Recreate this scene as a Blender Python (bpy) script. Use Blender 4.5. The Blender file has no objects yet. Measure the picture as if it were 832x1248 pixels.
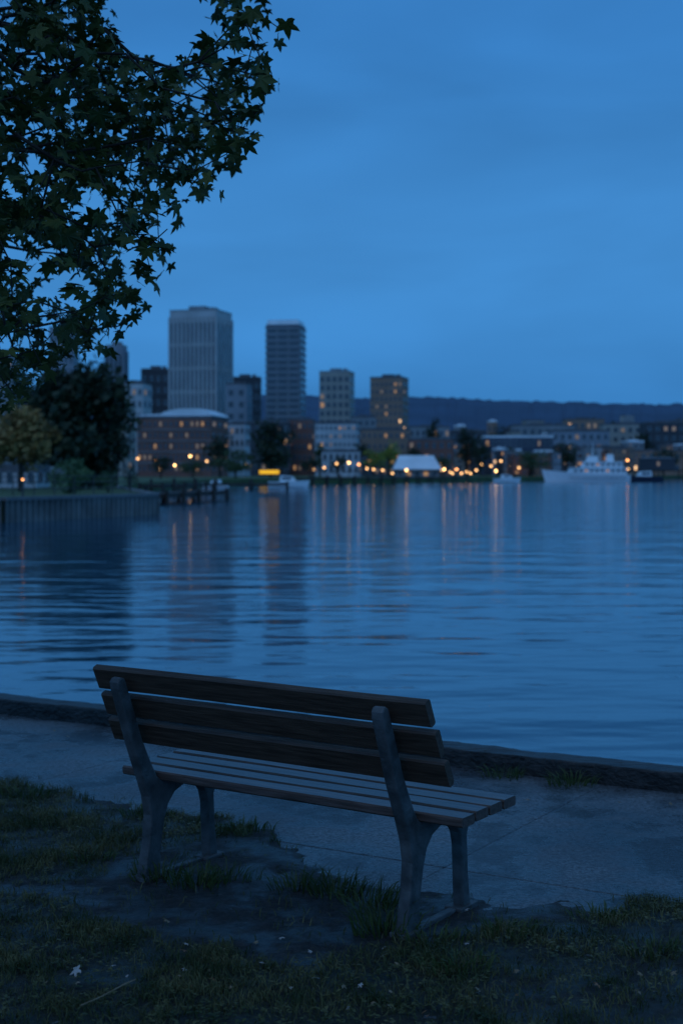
import bpy, bmesh, math, random
import numpy as np
from mathutils import Vector, Matrix, noise
random.seed(7); rng=np.random.default_rng(7)
C=bpy.context.scene.collection
F=1750.0; CH=1.65; HY=575.0
R=math.radians
def GP(px,py,z=0.0):
    Y=F*(CH-z)/(py-HY); return ((px-416)*Y/F, Y)
def PX(px,Y): return (px-416)*Y/F
def PZ(py,Y): return CH-(py-HY)*Y/F
def proj(x,y,z=0.0): return 416+F*x/y, HY+F*(CH-z)/y
def interp(v,pts):
    if v<=pts[0][0]: return pts[0][1]
    for (a,b),(c,d) in zip(pts,pts[1:]):
        if v<=c: return b+(d-b)*(v-a)/(c-a)
    return pts[-1][1]
def inpoly(x,y,P):
    r=False; j=len(P)-1
    for i in range(len(P)):
        xi,yi=P[i]; xj,yj=P[j]
        if (yi>y)!=(yj>y) and x<(xj-xi)*(y-yi)/(yj-yi)+xi: r=not r
        j=i
    return r
# ---------------------------------------------------------------- materials
def newmat(name):
    m=bpy.data.materials.new(name); m.use_nodes=True
    nt=m.node_tree; b=nt.nodes['Principled BSDF']; return m,nt,b
def mat(name,col,rough=.7,var=.3,scale=3.0,bump=0.0,bscale=None,stretch=(1,1,1),spec=.4,col2=None,metal=0):
    m,nt,b=newmat(name)
    tc=nt.nodes.new('ShaderNodeTexCoord'); mp=nt.nodes.new('ShaderNodeMapping'); mp.inputs['Scale'].default_value=stretch
    nt.links.new(tc.outputs['Object'],mp.inputs['Vector'])
    n=nt.nodes.new('ShaderNodeTexNoise'); n.inputs['Scale'].default_value=scale; n.inputs['Detail'].default_value=6
    nt.links.new(mp.outputs[0],n.inputs['Vector'])
    r=nt.nodes.new('ShaderNodeValToRGB'); r.color_ramp.elements[0].position=.3; r.color_ramp.elements[1].position=.7
    c2=col2 or tuple(min(1,c*(1+var)) for c in col)
    r.color_ramp.elements[0].color=(*[c*(1-var) for c in col],1); r.color_ramp.elements[1].color=(*c2,1)
    nt.links.new(n.outputs['Fac'],r.inputs[0]); nt.links.new(r.outputs[0],b.inputs['Base Color'])
    b.inputs['Roughness'].default_value=rough; b.inputs['Specular IOR Level'].default_value=spec; b.inputs['Metallic'].default_value=metal
    if bump:
        n2=nt.nodes.new('ShaderNodeTexNoise'); n2.inputs['Scale'].default_value=bscale or scale*4; n2.inputs['Detail'].default_value=5
        nt.links.new(mp.outputs[0],n2.inputs['Vector'])
        bp=nt.nodes.new('ShaderNodeBump'); bp.inputs['Strength'].default_value=1; bp.inputs['Distance'].default_value=bump
        nt.links.new(n2.outputs['Fac'],bp.inputs['Height']); nt.links.new(bp.outputs[0],b.inputs['Normal'])
    return m
def emat(name,col,s,sample=False):
    m,nt,b=newmat(name); b.inputs['Base Color'].default_value=(*[c*.5 for c in col],1)
    b.inputs['Emission Color'].default_value=(*col,1); b.inputs['Emission Strength'].default_value=s
    if not sample: m.cycles.emission_sampling='NONE'
    return m
M={}
M['wood']=mat('weathered_wood',(.074,.043,.029),.5,.45,5,.0018,9,(1.2,16,16),.35)
M['seatwood']=mat('damp_wood',(.098,.060,.048),.33,.55,5,.0016,9,(1.2,16,16),.5)
M['iron']=mat('grey_cast_frame',(.076,.076,.076),.55,.5,14,.003,70,(1,1,1),.35)
M['bolt']=mat('steel_bolt',(.15,.15,.15),.4,.2,10,metal=.8)
M['bark']=mat('bark',(.035,.028,.022),.9,.4,8,.01,20,(1,1,.3))
M['timber']=mat('old_timber',(.025,.021,.019),.5,.7,5,.014,14,(1,3,3),.4)
M['quay']=mat('quay_concrete',(.09,.09,.09),.9,.4,2,.01)
def leafmat(name,c1,c2,trans=.25,scale=3,rough=.55):
    m,nt,b=newmat(name)
    g=nt.nodes.new('ShaderNodeNewGeometry'); n=nt.nodes.new('ShaderNodeTexNoise'); n.inputs['Scale'].default_value=scale
    nt.links.new(g.outputs['Position'],n.inputs['Vector'])
    r=nt.nodes.new('ShaderNodeValToRGB'); r.color_ramp.elements[0].position=.35; r.color_ramp.elements[1].position=.65
    r.color_ramp.elements[0].color=(*c1,1); r.color_ramp.elements[1].color=(*c2,1)
    nt.links.new(n.outputs['Fac'],r.inputs[0]); nt.links.new(r.outputs[0],b.inputs['Base Color'])
    b.inputs['Roughness'].default_value=rough; b.inputs['Specular IOR Level'].default_value=.3
    if trans:
        t=nt.nodes.new('ShaderNodeBsdfTranslucent'); mx=nt.nodes.new('ShaderNodeMixShader'); mx.inputs[0].default_value=trans
        nt.links.new(r.outputs[0],t.inputs['Color']); nt.links.new(b.outputs[0],mx.inputs[1]); nt.links.new(t.outputs[0],mx.inputs[2])
        nt.links.new(mx.outputs[0],nt.nodes['Material Output'].inputs['Surface'])
    return m
M['leaf']=leafmat('maple_leaf',(.026,.050,.012),(.10,.105,.022),.12,6)
M['grass']=leafmat('grass_blade',(.038,.052,.015),(.145,.13,.052),.15,6,.6)
M['tuft']=leafmat('tuft_blade',(.035,.058,.014),(.085,.105,.03),.15,9)
M['fallen']=leafmat('fallen_leaf_tan',(.18,.12,.07),(.27,.20,.13),.0,20)
M['fallen_pale']=leafmat('fallen_leaf_pale',(.34,.31,.29),(.42,.38,.36),.0,20)
M['fallen_rust']=leafmat('fallen_leaf_rust',(.20,.085,.035),(.26,.12,.05),.0,20)
M['tree_dark']=leafmat('far_foliage_dark',(.016,.027,.012),(.040,.056,.025),0,.6)
M['tree_mid']=leafmat('far_foliage_mid',(.040,.066,.026),(.085,.12,.05),0,.6)
M['bush']=leafmat('clipped_bush_foliage',(.06,.11,.05),(.11,.19,.08),0,1.5)
M['tree_gold']=leafmat('far_foliage_gold',(.22,.13,.045),(.38,.24,.08),0,.8)
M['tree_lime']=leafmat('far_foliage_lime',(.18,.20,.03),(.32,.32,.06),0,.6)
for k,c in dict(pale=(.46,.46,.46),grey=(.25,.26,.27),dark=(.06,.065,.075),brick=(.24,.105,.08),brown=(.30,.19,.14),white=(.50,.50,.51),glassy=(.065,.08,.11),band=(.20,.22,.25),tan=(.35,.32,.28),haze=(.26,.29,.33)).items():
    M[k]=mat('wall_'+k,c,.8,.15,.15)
M['roof']=mat('roof_membrane',(.12,.12,.13),.8,.2,.3); M['roofpale']=mat('pale_metal_roof',(.78,.8,.82),.35,.1,.3)
M['boat']=mat('white_boat_paint',(.9,.9,.9),.3,.03,.5); M['boatdark']=mat('dark_boat_stripe',(.03,.04,.07),.4,.1,.5)
M['pier']=mat('pier_timber',(.05,.042,.036),.85,.3,1); M['pole']=mat('painted_pole',(.06,.06,.06),.5,.2,2)
M['pane']=mat('dark_window_glass',(.06,.07,.085),.2,.3,.1,spec=.6)
M['lit']=emat('lit_window',(1,.5,.2),.34); M['litb']=emat('bright_lit_window',(1,.58,.28),1.5); M['litdim']=emat('dim_window',(1,.6,.35),.11)
M['lamp']=emat('lamp_glow',(1,.56,.2),9,True); M['lampred']=emat('lamp_glow_orange',(1,.40,.13),6,True); M['lampsmall']=emat('small_lamp_glow',(1,.52,.2),4)
M['sign']=emat('yellow_sign_glow',(1,.52,.02),.9,False)
# ---------------------------------------------------------------- helpers
def mesh(name,verts,faces,mats,parent=None,idx=None,smooth=False):
    me=bpy.data.meshes.new(name); me.from_pydata([tuple(v) for v in verts],[],[tuple(f) for f in faces])
    for m in (mats if isinstance(mats,(list,tuple)) else [mats]): me.materials.append(m)
    if idx is not None: me.polygons.foreach_set('material_index',idx)
    if smooth: me.polygons.foreach_set('use_smooth',[True]*len(me.polygons))
    me.update(); o=bpy.data.objects.new(name,me); C.objects.link(o)
    if parent: o.parent=parent
    return o
def tag(o,label,cat,group=None):
    o['label']=label; o['category']=cat
    if group: o['group']=group
    return o
def thing(name,label,cat,loc,rz=0,group=None):
    o=bpy.data.objects.new(name,None); C.objects.link(o); o.location=loc; o.rotation_euler=(0,0,rz); o.empty_display_size=.2
    return tag(o,label,cat,group)
def struct(o): o['kind']='structure'; return o
class MB:
    def __init__(s): s.v=[]; s.f=[]; s.m=[]
    def box(s,x0,x1,y0,y1,z0,z1,mi=0):
        b=len(s.v); s.v+=[(x0,y0,z0),(x1,y0,z0),(x1,y1,z0),(x0,y1,z0),(x0,y0,z1),(x1,y0,z1),(x1,y1,z1),(x0,y1,z1)]
        for f in ((0,3,2,1),(4,5,6,7),(0,1,5,4),(1,2,6,5),(2,3,7,6),(3,0,4,7)): s.f.append([b+i for i in f]); s.m.append(mi)
    def tube(s,p,q,r0,r1,n=6,mi=0):
        p=Vector(p);q=Vector(q);d=(q-p)
        if d.length<1e-6: return
        d.normalize(); a=d.orthogonal().normalized(); c=d.cross(a); b=len(s.v)
        for k in range(n):
            t=2*math.pi*k/n; o=a*math.cos(t)+c*math.sin(t); s.v.append(tuple(p+o*r0)); s.v.append(tuple(q+o*r1))
        for k in range(n):
            k2=(k+1)%n; s.f.append([b+2*k,b+2*k2,b+2*k2+1,b+2*k+1]); s.m.append(mi)
        s.f.append([b+2*k for k in range(n)][::-1]); s.m.append(mi)
        s.f.append([b+2*k+1 for k in range(n)]); s.m.append(mi)
    def ball(s,c,r,n=8,mi=0):
        b=len(s.v); h=n//2
        for i in range(h+1):
            for k in range(n):
                a=math.pi*i/h; t=2*math.pi*k/n; s.v.append((c[0]+r*math.sin(a)*math.cos(t),c[1]+r*math.sin(a)*math.sin(t),c[2]+r*math.cos(a)))
        for i in range(h):
            for k in range(n):
                k2=(k+1)%n; s.f.append([b+i*n+k,b+(i+1)*n+k,b+(i+1)*n+k2,b+i*n+k2]); s.m.append(mi)
    def prism(s,poly,y0,y1,mi=0,axis='y'):
        b=len(s.v); n=len(poly)
        for (a,z) in poly: s.v.append((a,y0,z) if axis=='y' else (y0,a,z))
        for (a,z) in poly: s.v.append((a,y1,z) if axis=='y' else (y1,a,z))
        s.f.append([b+i for i in range(n)]); s.f.append([b+n+i for i in range(n)][::-1]); s.m+=[mi,mi]
        for i in range(n):
            j=(i+1)%n; s.f.append([b+i,b+n+i,b+n+j,b+j]); s.m.append(mi)
    def build(s,name,mats,parent=None,smooth=False,bevel=0):
        o=mesh(name,s.v,s.f,mats,parent,s.m,smooth)
        bm=bmesh.new(); bm.from_mesh(o.data); bmesh.ops.recalc_face_normals(bm,faces=bm.faces); bm.to_mesh(o.data); bm.free()
        if bevel:
            md=o.modifiers.new('bevel','BEVEL'); md.width=bevel; md.segments=2; md.limit_method='ANGLE'; md.angle_limit=R(40)
        return o
# ---------------------------------------------------------------- camera
cam=bpy.data.cameras.new('camera'); co=bpy.data.objects.new('camera',cam); C.objects.link(co); bpy.context.scene.camera=co
co.location=(0,0,CH); co.rotation_euler=(R(90),0,0)
cam.sensor_fit='VERTICAL'; cam.sensor_height=36; cam.lens=F/1248*36; cam.shift_y=-49/1248; cam.clip_end=9000; cam.clip_start=.05
cam.dof.use_dof=True; cam.dof.focus_distance=5.5; cam.dof.aperture_fstop=3.1
# ---------------------------------------------------------------- world
w=bpy.data.worlds.new('World'); bpy.context.scene.world=w; w.use_nodes=True; nt=w.node_tree; bg=nt.nodes['Background']
tc=nt.nodes.new('ShaderNodeTexCoord'); sp=nt.nodes.new('ShaderNodeSeparateXYZ'); nt.links.new(tc.outputs['Generated'],sp.inputs[0])
def lin(c): return tuple(((v/255)/12.92 if v/255<=.04045 else ((v/255+.055)/1.055)**2.4) for v in c)
ramp=nt.nodes.new('ShaderNodeValToRGB'); cr=ramp.color_ramp; cr.interpolation='B_SPLINE'
stops=[(0,(50,116,180)),(.05,(58,128,194)),(.12,(66,138,205)),(.20,(65,137,205)),(.31,(52,123,194)),(.5,(60,118,178)),(1,(96,130,166))]
cr.elements[0].position=0; cr.elements[0].color=(*lin(stops[0][1]),1); cr.elements[1].position=1; cr.elements[1].color=(*lin(stops[-1][1]),1)
for p,c in stops[1:-1]:
    e=cr.elements.new(p); e.color=(*lin(c),1)
mp=nt.nodes.new('ShaderNodeMapping'); mp.inputs['Scale'].default_value=(2.2,2.2,8); mp.inputs['Rotation'].default_value=(0,R(6),0); nt.links.new(tc.outputs['Generated'],mp.inputs[0])
nz=nt.nodes.new('ShaderNodeTexNoise'); nz.inputs['Scale'].default_value=1.7; nz.inputs['Detail'].default_value=4; nz.inputs['Roughness'].default_value=.45; nz.inputs['Distortion'].default_value=.4; nt.links.new(mp.outputs[0],nz.inputs['Vector'])
mr=nt.nodes.new('ShaderNodeMapRange'); mr.inputs[1].default_value=.3; mr.inputs[2].default_value=.7; mr.inputs[3].default_value=.87; mr.inputs[4].default_value=1.13
nt.links.new(nz.outputs['Fac'],mr.inputs[0])
nt.links.new(sp.outputs['Z'],ramp.inputs[0])
# added fill: the sky behind the viewer is raised to light the facing facades
az=nt.nodes.new('ShaderNodeMapRange'); az.inputs[1].default_value=-.9; az.inputs[2].default_value=.7; az.inputs[3].default_value=1.5; az.inputs[4].default_value=1
nt.links.new(sp.outputs['Y'],az.inputs[0])
mu=nt.nodes.new('ShaderNodeMath'); mu.operation='MULTIPLY'; nt.links.new(mr.outputs[0],mu.inputs[0]); nt.links.new(az.outputs[0],mu.inputs[1])
vm=nt.nodes.new('ShaderNodeVectorMath'); vm.operation='SCALE'; nt.links.new(ramp.outputs[0],vm.inputs[0]); nt.links.new(mu.outputs[0],vm.inputs['Scale'])
sky=nt.nodes.new('ShaderNodeTexSky'); sky.sky_type='NISHITA'; sky.sun_disc=False; sky.sun_elevation=R(-3); sky.sun_rotation=R(200)
vs=nt.nodes.new('ShaderNodeVectorMath'); vs.operation='SCALE'; vs.inputs['Scale'].default_value=.01; nt.links.new(sky.outputs[0],vs.inputs[0])
va=nt.nodes.new('ShaderNodeVectorMath'); nt.links.new(vm.outputs[0],va.inputs[0]); nt.links.new(vs.outputs[0],va.inputs[1])
nt.links.new(va.outputs[0],bg.inputs[0]); bg.inputs[1].default_value=1
sun=bpy.data.lights.new('soft_twilight','SUN'); sun.energy=.12; sun.angle=R(30); sun.color=(1,.88,.85); so=bpy.data.objects.new('soft_twilight',sun); C.objects.link(so); so.rotation_euler=(R(50),R(0),R(-25))
vset=bpy.context.scene.view_settings; vset.view_transform='Standard'; vset.look='None'; vset.exposure=0
# ---------------------------------------------------------------- water
WZ=-.5
m,nt,b=newmat('lake_water'); M['water']=m
b.inputs['Base Color'].default_value=(.010,.058,.108,1); b.inputs['Roughness'].default_value=.09; b.inputs['IOR'].default_value=1.34
g=nt.nodes.new('ShaderNodeNewGeometry')
def layer(sc,scale,dist,det,prev,rot=0):
    mp=nt.nodes.new('ShaderNodeMapping'); mp.inputs['Scale'].default_value=sc; mp.inputs['Rotation'].default_value=(0,0,rot); nt.links.new(g.outputs['Position'],mp.inputs[0])
    n=nt.nodes.new('ShaderNodeTexNoise'); n.inputs['Scale'].default_value=scale; n.inputs['Detail'].default_value=det; n.inputs['Roughness'].default_value=.5; nt.links.new(mp.outputs[0],n.inputs['Vector'])
    bp=nt.nodes.new('ShaderNodeBump'); bp.inputs['Distance'].default_value=dist; bp.inputs['Strength'].default_value=1
    nt.links.new(n.outputs['Fac'],bp.inputs['Height'])
    if prev: nt.links.new(prev.outputs[0],bp.inputs['Normal'])
    return bp
p=layer((.42,1,1),.75,.052,1,None,.06); p=layer((.50,1,1),2.0,.022,1,p,-.12); p=layer((.7,1,1),7,.0034,2,p,.15)
nt.links.new(p.outputs[0],b.inputs['Normal'])
o=mesh('water',[(-2500,-60,WZ),(2500,-60,WZ),(2500,4500,WZ),(-2500,4500,WZ)],[(0,1,2,3)],m); struct(o)
# ---------------------------------------------------------------- near bank
e1=Vector((.859,-.512)); e2=Vector((.512,.859)); K0=Vector((0,8.40))
def ST(s,t,z): # s along kerb, t toward camera
    q=K0+e1*s-e2*t; return (q.x,q.y,z)
S0,S1=-40,40
o=mesh('ground',[ST(S0,-.24,-.06),ST(S1,-.24,-.06),ST(S1,60,-.06),ST(S0,60,-.06)],[(3,2,1,0)],mat('subsoil',(.04,.038,.036),.95,.3,2)); struct(o)
o=mesh('quay_wall',[ST(S0,-.24,-.06),ST(S1,-.24,-.06),ST(S1,-.24,-2),ST(S0,-.24,-2)],[(0,1,2,3)],M['quay']); struct(o)
# path slabs
m,nt,b=newmat('damp_concrete'); M['path']=m
tcn=nt.nodes.new('ShaderNodeNewGeometry')
def nn(scale,det=6,rough=.6):
    n=nt.nodes.new('ShaderNodeTexNoise'); n.inputs['Scale'].default_value=scale; n.inputs['Detail'].default_value=det; n.inputs['Roughness'].default_value=rough
    nt.links.new(tcn.outputs['Position'],n.inputs['Vector']); return n
a=nn(1.2,9,.7); r=nt.nodes.new('ShaderNodeValToRGB'); r.color_ramp.elements[0].position=.40; r.color_ramp.elements[1].position=.60
r.color_ramp.elements[0].color=(.030,.032,.038,1); r.color_ramp.elements[1].color=(.115,.120,.128,1); nt.links.new(a.outputs['Fac'],r.inputs[0])
sg=nn(48,5,.9); r2=nt.nodes.new('ShaderNodeMapRange'); r2.inputs[1].default_value=.42; r2.inputs[2].default_value=.58; r2.inputs[3].default_value=.25; r2.inputs[4].default_value=1.9; nt.links.new(sg.outputs['Fac'],r2.inputs[0])
v=nt.nodes.new('ShaderNodeVectorMath'); v.operation='SCALE'; nt.links.new(r.outputs[0],v.inputs[0]); nt.links.new(r2.outputs[0],v.inputs['Scale']); nt.links.new(v.outputs[0],b.inputs['Base Color'])
rr=nt.nodes.new('ShaderNodeMapRange'); rr.inputs[1].default_value=.42; rr.inputs[2].default_value=.58; rr.inputs[3].default_value=.16; rr.inputs[4].default_value=.5; nt.links.new(nn(2.4,7).outputs['Fac'],rr.inputs[0]); nt.links.new(rr.outputs[0],b.inputs['Roughness'])
b.inputs['Specular IOR Level'].default_value=.6
b1=nt.nodes.new('ShaderNodeBump'); b1.inputs['Distance'].default_value=.009; nt.links.new(nn(45,5,.8).outputs['Fac'],b1.inputs['Height'])
b2=nt.nodes.new('ShaderNodeBump'); b2.inputs['Distance'].default_value=.022; nt.links.new(nn(3.5).outputs['Fac'],b2.inputs['Height']); nt.links.new(b1.outputs[0],b2.inputs['Normal']); nt.links.new(b2.outputs[0],b.inputs['Normal'])
vv=[];ff=[]
def slab(s0,s1,t0,t1,dz):
    g_=.001; bw=.004; b0=len(vv)
    for (s,t,z) in ((s0+g_,t0+g_,-.05),(s1-g_,t0+g_,-.05),(s1-g_,t1-g_,-.05),(s0+g_,t1-g_,-.05)): vv.append(ST(s,t,z))
    for (s,t,z) in ((s0+g_,t0+g_,-.003+dz),(s1-g_,t0+g_,-.003+dz),(s1-g_,t1-g_,-.003+dz),(s0+g_,t1-g_,-.003+dz)): vv.append(ST(s,t,z))
    for (s,t,z) in ((s0+g_+bw,t0+g_+bw,dz),(s1-g_-bw,t0+g_+bw,dz),(s1-g_-bw,t1-g_-bw,dz),(s0+g_+bw,t1-g_-bw,dz)): vv.append(ST(s,t,z))
    for k in range(4):
        k2=(k+1)%4; ff.append((b0+k,b0+k2,b0+4+k2,b0+4+k)); ff.append((b0+4+k,b0+4+k2,b0+8+k2,b0+8+k))
    ff.append((b0+8,b0+9,b0+10,b0+11))
for k in range(-12,13):
    s=1.60+2.6*k
    slab(s,s+2.6,0,1.85,random.uniform(-.001,.001)); slab(s,s+2.6,1.85,4.2,random.uniform(-.002,.001))
o=mesh('path',vv,ff,m); struct(o)
bm=bmesh.new(); bm.from_mesh(o.data); bmesh.ops.recalc_face_normals(bm,faces=bm.faces); bm.to_mesh(o.data); bm.free()
# timber kerb: separate beams
beams=[(-16.2,-12.3),(-12.28,-8.2),(-8.18,-3.9),(-3.88,.35),(.38,4.3),(4.33,8.2),(8.23,12)]
beamlab={2:'dark rough timber kerb beam beyond the left end of the path',3:'dark timber kerb beam at the water edge behind the park bench, running out at left',4:'rough dark timber kerb beam at the water edge right of the bench',5:'timber kerb beam continuing past the right edge of the photo'}
for bi,(s0,s1) in enumerate(beams):
    n=int((s1-s0)/.025); ring=[(0,0),(0,.03),(-.001,.06),(.0,.092),(.003,.101),(.012,.104),(.05,.104),(.09,.104),(.12,.104),(.15,.104),(.18,.104),(.199,.101),(.204,.05),(.204,-.1)]
    V=[];Fc=[];L=len(ring)
    for i in range(n+1):
        s=s0+(s1-s0)*i/n
        for (t,z) in ring:
            nx=noise.noise(Vector((s*1.2,t*5,z*5+bi*7)))*.004+noise.noise(Vector((s*4,t*40,z*40+bi*7)))*.004+noise.noise(Vector((s*22,t*45,z*45+bi)))*.003
            chip=-.022*max(0,noise.noise(Vector((s*3.1,t*7,bi*3.3)))-.28)-.012*max(0,noise.noise(Vector((s*11,t*12,bi*1.3)))-.25)
            V.append(ST(s,-t-nx*.7,z+(nx*.8+chip if z>.04 else -.01)))
    for i in range(n):
        for k in range(L-1): Fc.append((i*L+k,i*L+k+1,(i+1)*L+k+1,(i+1)*L+k))
    Fc.append(tuple(range(L))); Fc.append(tuple(range(n*L,n*L+L))[::-1])
    o=mesh('kerb_beam',V,Fc,M['timber'],smooth=False)
    tag(o,beamlab.get(bi,'rough dark timber kerb beam out along the water edge, beyond the frame'),'kerb','timber beams edging the path')
# lawn / soil
EDGE=[(-900,880),(-300,925),(0,953),(130,978),(330,1010),(372,1055),(470,1082),(600,1108),(720,1108),(832,1098),(1300,1060),(2500,1000)]
PA=[(-900,850),(0,925),(60,952),(130,978),(230,998),(340,1014),(250,1026),(170,1052),(60,1068),(0,1068),(-900,1110)]
PB=[(-1500,1100),(0,1080),(60,1102),(150,1128),(230,1154),(330,1172),(420,1170),(490,1150),(560,1132),(640,1124),(720,1112),(800,1102),(2500,980),(3000,1250),(832,1180),(700,1195),(620,1225),(560,1300),(500,3000),(-1500,3000)]
def gmask(x,y):
    if y<.4: return .5
    px,py=proj(x,y); j=noise.noise(Vector((x*3,y*3,0)))*24+noise.noise(Vector((x*9,y*9,4)))*16
    py2=py+j; px2=px+j*1.5
    if inpoly(px2,py2,PA): return 1.0
    if inpoly(px2,py2,PB): return 1.0
    if py2>1160: return .4
    return .05
def lawnz(x,y):
    if y<.8: return .015
    px,py=proj(x,y); e=interp(px,EDGE)+noise.noise(Vector((x*4,y*4,9)))*16+noise.noise(Vector((x*14,y*14,2)))*10
    t=(py-e)
    z=max(-.03,min(.007,t*.0004))
    if z>-.004: z+= (noise.noise(Vector((x*2.2,y*2.2,1)))*.008+noise.noise(Vector((x*9,y*9,5)))*.008+noise.noise(Vector((x*30,y*30,5)))*.006)*max(.15,min(1,t/35))
    return z
xs=np.concatenate([np.arange(-12,-3.3,.25),np.arange(-3.3,3.3,.028),np.arange(3.3,12,.25)]); ys=np.concatenate([np.arange(-8,3.4,.2),np.arange(3.4,8.6,.028),np.arange(8.6,15,.3)])
V=[];col=[];Fc=[];nx_=len(xs)
for y in ys:
    for x in xs:
        V.append((x,y,lawnz(x,y))); col.append(gmask(x,y))
for j in range(len(ys)-1):
    for i in range(nx_-1):
        a0=j*nx_+i
        if max(V[a0][2],V[a0+1][2],V[a0+nx_][2],V[a0+nx_+1][2])<-.02: continue
        Fc.append((a0,a0+1,a0+nx_+1,a0+nx_))
m,nt,b=newmat('soil_and_turf')
at=nt.nodes.new('ShaderNodeAttribute'); at.attribute_name='turf'; tcn=nt.nodes.new('ShaderNodeNewGeometry')
s1=nn(34,8,.85); ra=nt.nodes.new('ShaderNodeValToRGB'); ra.color_ramp.elements[0].position=.44; ra.color_ramp.elements[1].position=.66; ra.color_ramp.elements[0].color=(.007,.006,.006,1); ra.color_ramp.elements[1].color=(.075,.060,.056,1); nt.links.new(s1.outputs['Fac'],ra.inputs[0])
s2=nn(30,5,.75); rb=nt.nodes.new('ShaderNodeValToRGB'); rb.color_ramp.elements[0].position=.42; rb.color_ramp.elements[1].position=.68; rb.color_ramp.elements[0].color=(.008,.009,.006,1); rb.color_ramp.elements[1].color=(.055,.052,.024,1); nt.links.new(s2.outputs['Fac'],rb.inputs[0])
mx=nt.nodes.new('ShaderNodeMix'); mx.data_type='RGBA'; nt.links.new(at.outputs['Fac'],mx.inputs[0]); nt.links.new(ra.outputs[0],mx.inputs[6]); nt.links.new(rb.outputs[0],mx.inputs[7]); nt.links.new(mx.outputs[2],b.inputs['Base Color'])
rr=nt.nodes.new('ShaderNodeMapRange'); rr.inputs[1].default_value=.42; rr.inputs[2].default_value=.60; rr.inputs[3].default_value=.34; rr.inputs[4].default_value=.85; nt.links.new(nn(5).outputs['Fac'],rr.inputs[0]); nt.links.new(rr.outputs[0],b.inputs['Roughness'])
b1=nt.nodes.new('ShaderNodeBump'); b1.inputs['Distance'].default_value=.022; nt.links.new(nn(50,6,.8).outputs['Fac'],b1.inputs['Height']); nt.links.new(b1.outputs[0],b.inputs['Normal'])
o=mesh('lawn_ground',V,Fc,m,smooth=True); struct(o)
at_=o.data.attributes.new('turf','FLOAT','POINT'); at_.data.foreach_set('value',np.array(col,dtype=np.float32))
# grass blades
class Blades:
    def __init__(s): s.v=[]; s.f=[]
    def add(s,x,y,z,h,w_,lean,az):
        a_=random.uniform(0,6.28); cx,cy=math.cos(a_)*w_,math.sin(a_)*w_; lx,ly=math.cos(az)*lean,math.sin(az)*lean; b=len(s.v)
        s.v+=[(x-cx,y-cy,z-.004),(x+cx,y+cy,z-.004),(x+lx*.35+cx*.8,y+ly*.35+cy*.8,z+h*.6),(x+lx*.35-cx*.8,y+ly*.35-cy*.8,z+h*.6),(x+lx,y+ly,z+h*random.uniform(.75,1))]
        s.f+=[(b,b+1,b+2,b+3),(b+3,b+2,b+4)]
B=Blades(); cnt=0
while cnt<92000:
    y=random.uniform(3.7,8.6); x=random.uniform(-3.4,2.2)
    if abs(x)>.24*y+.9: continue
    z=lawnz(x,y)
    if z<-.002: continue
    g0=gmask(x,y); cl=noise.noise(Vector((x*3.2,y*3.2,3)))*.8+.48; cl2=noise.noise(Vector((x*14,y*14,8)))*.9+.45
    if random.random()>g0*(max(0,cl)**1.4*1.6+.06)*max(.06,cl2+.2): 
        cnt+=.25; continue
    h=random.uniform(.010,.036)*(.6+max(0,cl)); B.add(x,y,z,h,random.uniform(.0011,.0023),random.uniform(.008,.045),random.uniform(0,6.28)); cnt+=1
for _ in range(14000):
    x=random.uniform(-11,11); y=random.uniform(-6,9)
    if y>3.6 and abs(x)<.24*y+.9: continue
    z=lawnz(x,y)
    if z<0 or random.random()>gmask(x,y): continue
    B.add(x,y,z,random.uniform(.03,.07),random.uniform(.003,.006),random.uniform(.01,.05),random.uniform(0,6.28))
for _ in range(11000):
    y=random.uniform(3.9,8.2); x=random.uniform(-.26*y,.26*y)
    z=lawnz(x,y)
    if z<0 or random.random()>gmask(x,y)*(noise.noise(Vector((x*2.5,y*2.5,13)))*1.1+.35): continue
    for k in range(3):
        a=random.uniform(0,6.28); r_=random.uniform(.006,.014); h=random.uniform(.006,.024); b_=len(B.v); c,s_=math.cos(a),math.sin(a); t_=random.uniform(-.3,.5)*r_
        B.v+=[(x,y,z+h),(x+r_*c-r_*.5*s_,y+r_*s_+r_*.5*c,z+h+t_),(x+r_*1.7*c,y+r_*1.7*s_,z+h+t_),(x+r_*c+r_*.5*s_,y+r_*s_-r_*.5*c,z+h+t_)]
        B.f.append((b_,b_+1,b_+2,b_+3))
o=mesh('lawn_grass',B.v,B.f,M['grass']); o['kind']='stuff'; o['label']='short sparse damp grass growing over the worn soil around the bench'; o['category']='grass'
tl=[(195,1072,.10,80,'grass tuft at the foot of the left rear bench leg'),(240,1080,.11,110,'grass tuft just right of the left rear bench leg'),(278,1074,.09,70,'grass tuft under the bench beside the left front leg'),
(365,1084,.11,80,'left grass tuft on the soil edge under the middle of the bench'),(412,1092,.12,110,'tall arching grass tuft on the soil edge under the bench centre'),(452,1104,.11,100,'grass tuft a little left of the right rear bench leg'),
(468,1138,.16,130,'tall pale grass tuft touching the right rear bench leg'),(615,948,.08,80,'small weed at the foot of the timber kerb, left one of two'),(697,957,.10,110,'leafy weed at the foot of the timber kerb, right one of two'),
(35,972,.07,90,'grass tuft on the path edge at far left'),(525,1148,.07,80,'low grass tuft right of the right rear bench leg'),(105,1050,.07,70,'grass tuft on the worn soil left of the bench'),(610,1140,.07,90,'low grass tuft on the path edge right of the bench'),(735,1120,.06,80,'low grass tuft on the path edge near the right border'),
(300,1012,.06,90,'low grass tuft at the tip of the turf wedge behind the bench'),(180,995,.06,80,'low grass tuft on the path edge behind the left bench leg'),(560,1185,.07,90,'grass tuft in the foreground below the right rear bench leg'),(800,1165,.06,80,'grass tuft in the foreground near the right border')]
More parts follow.
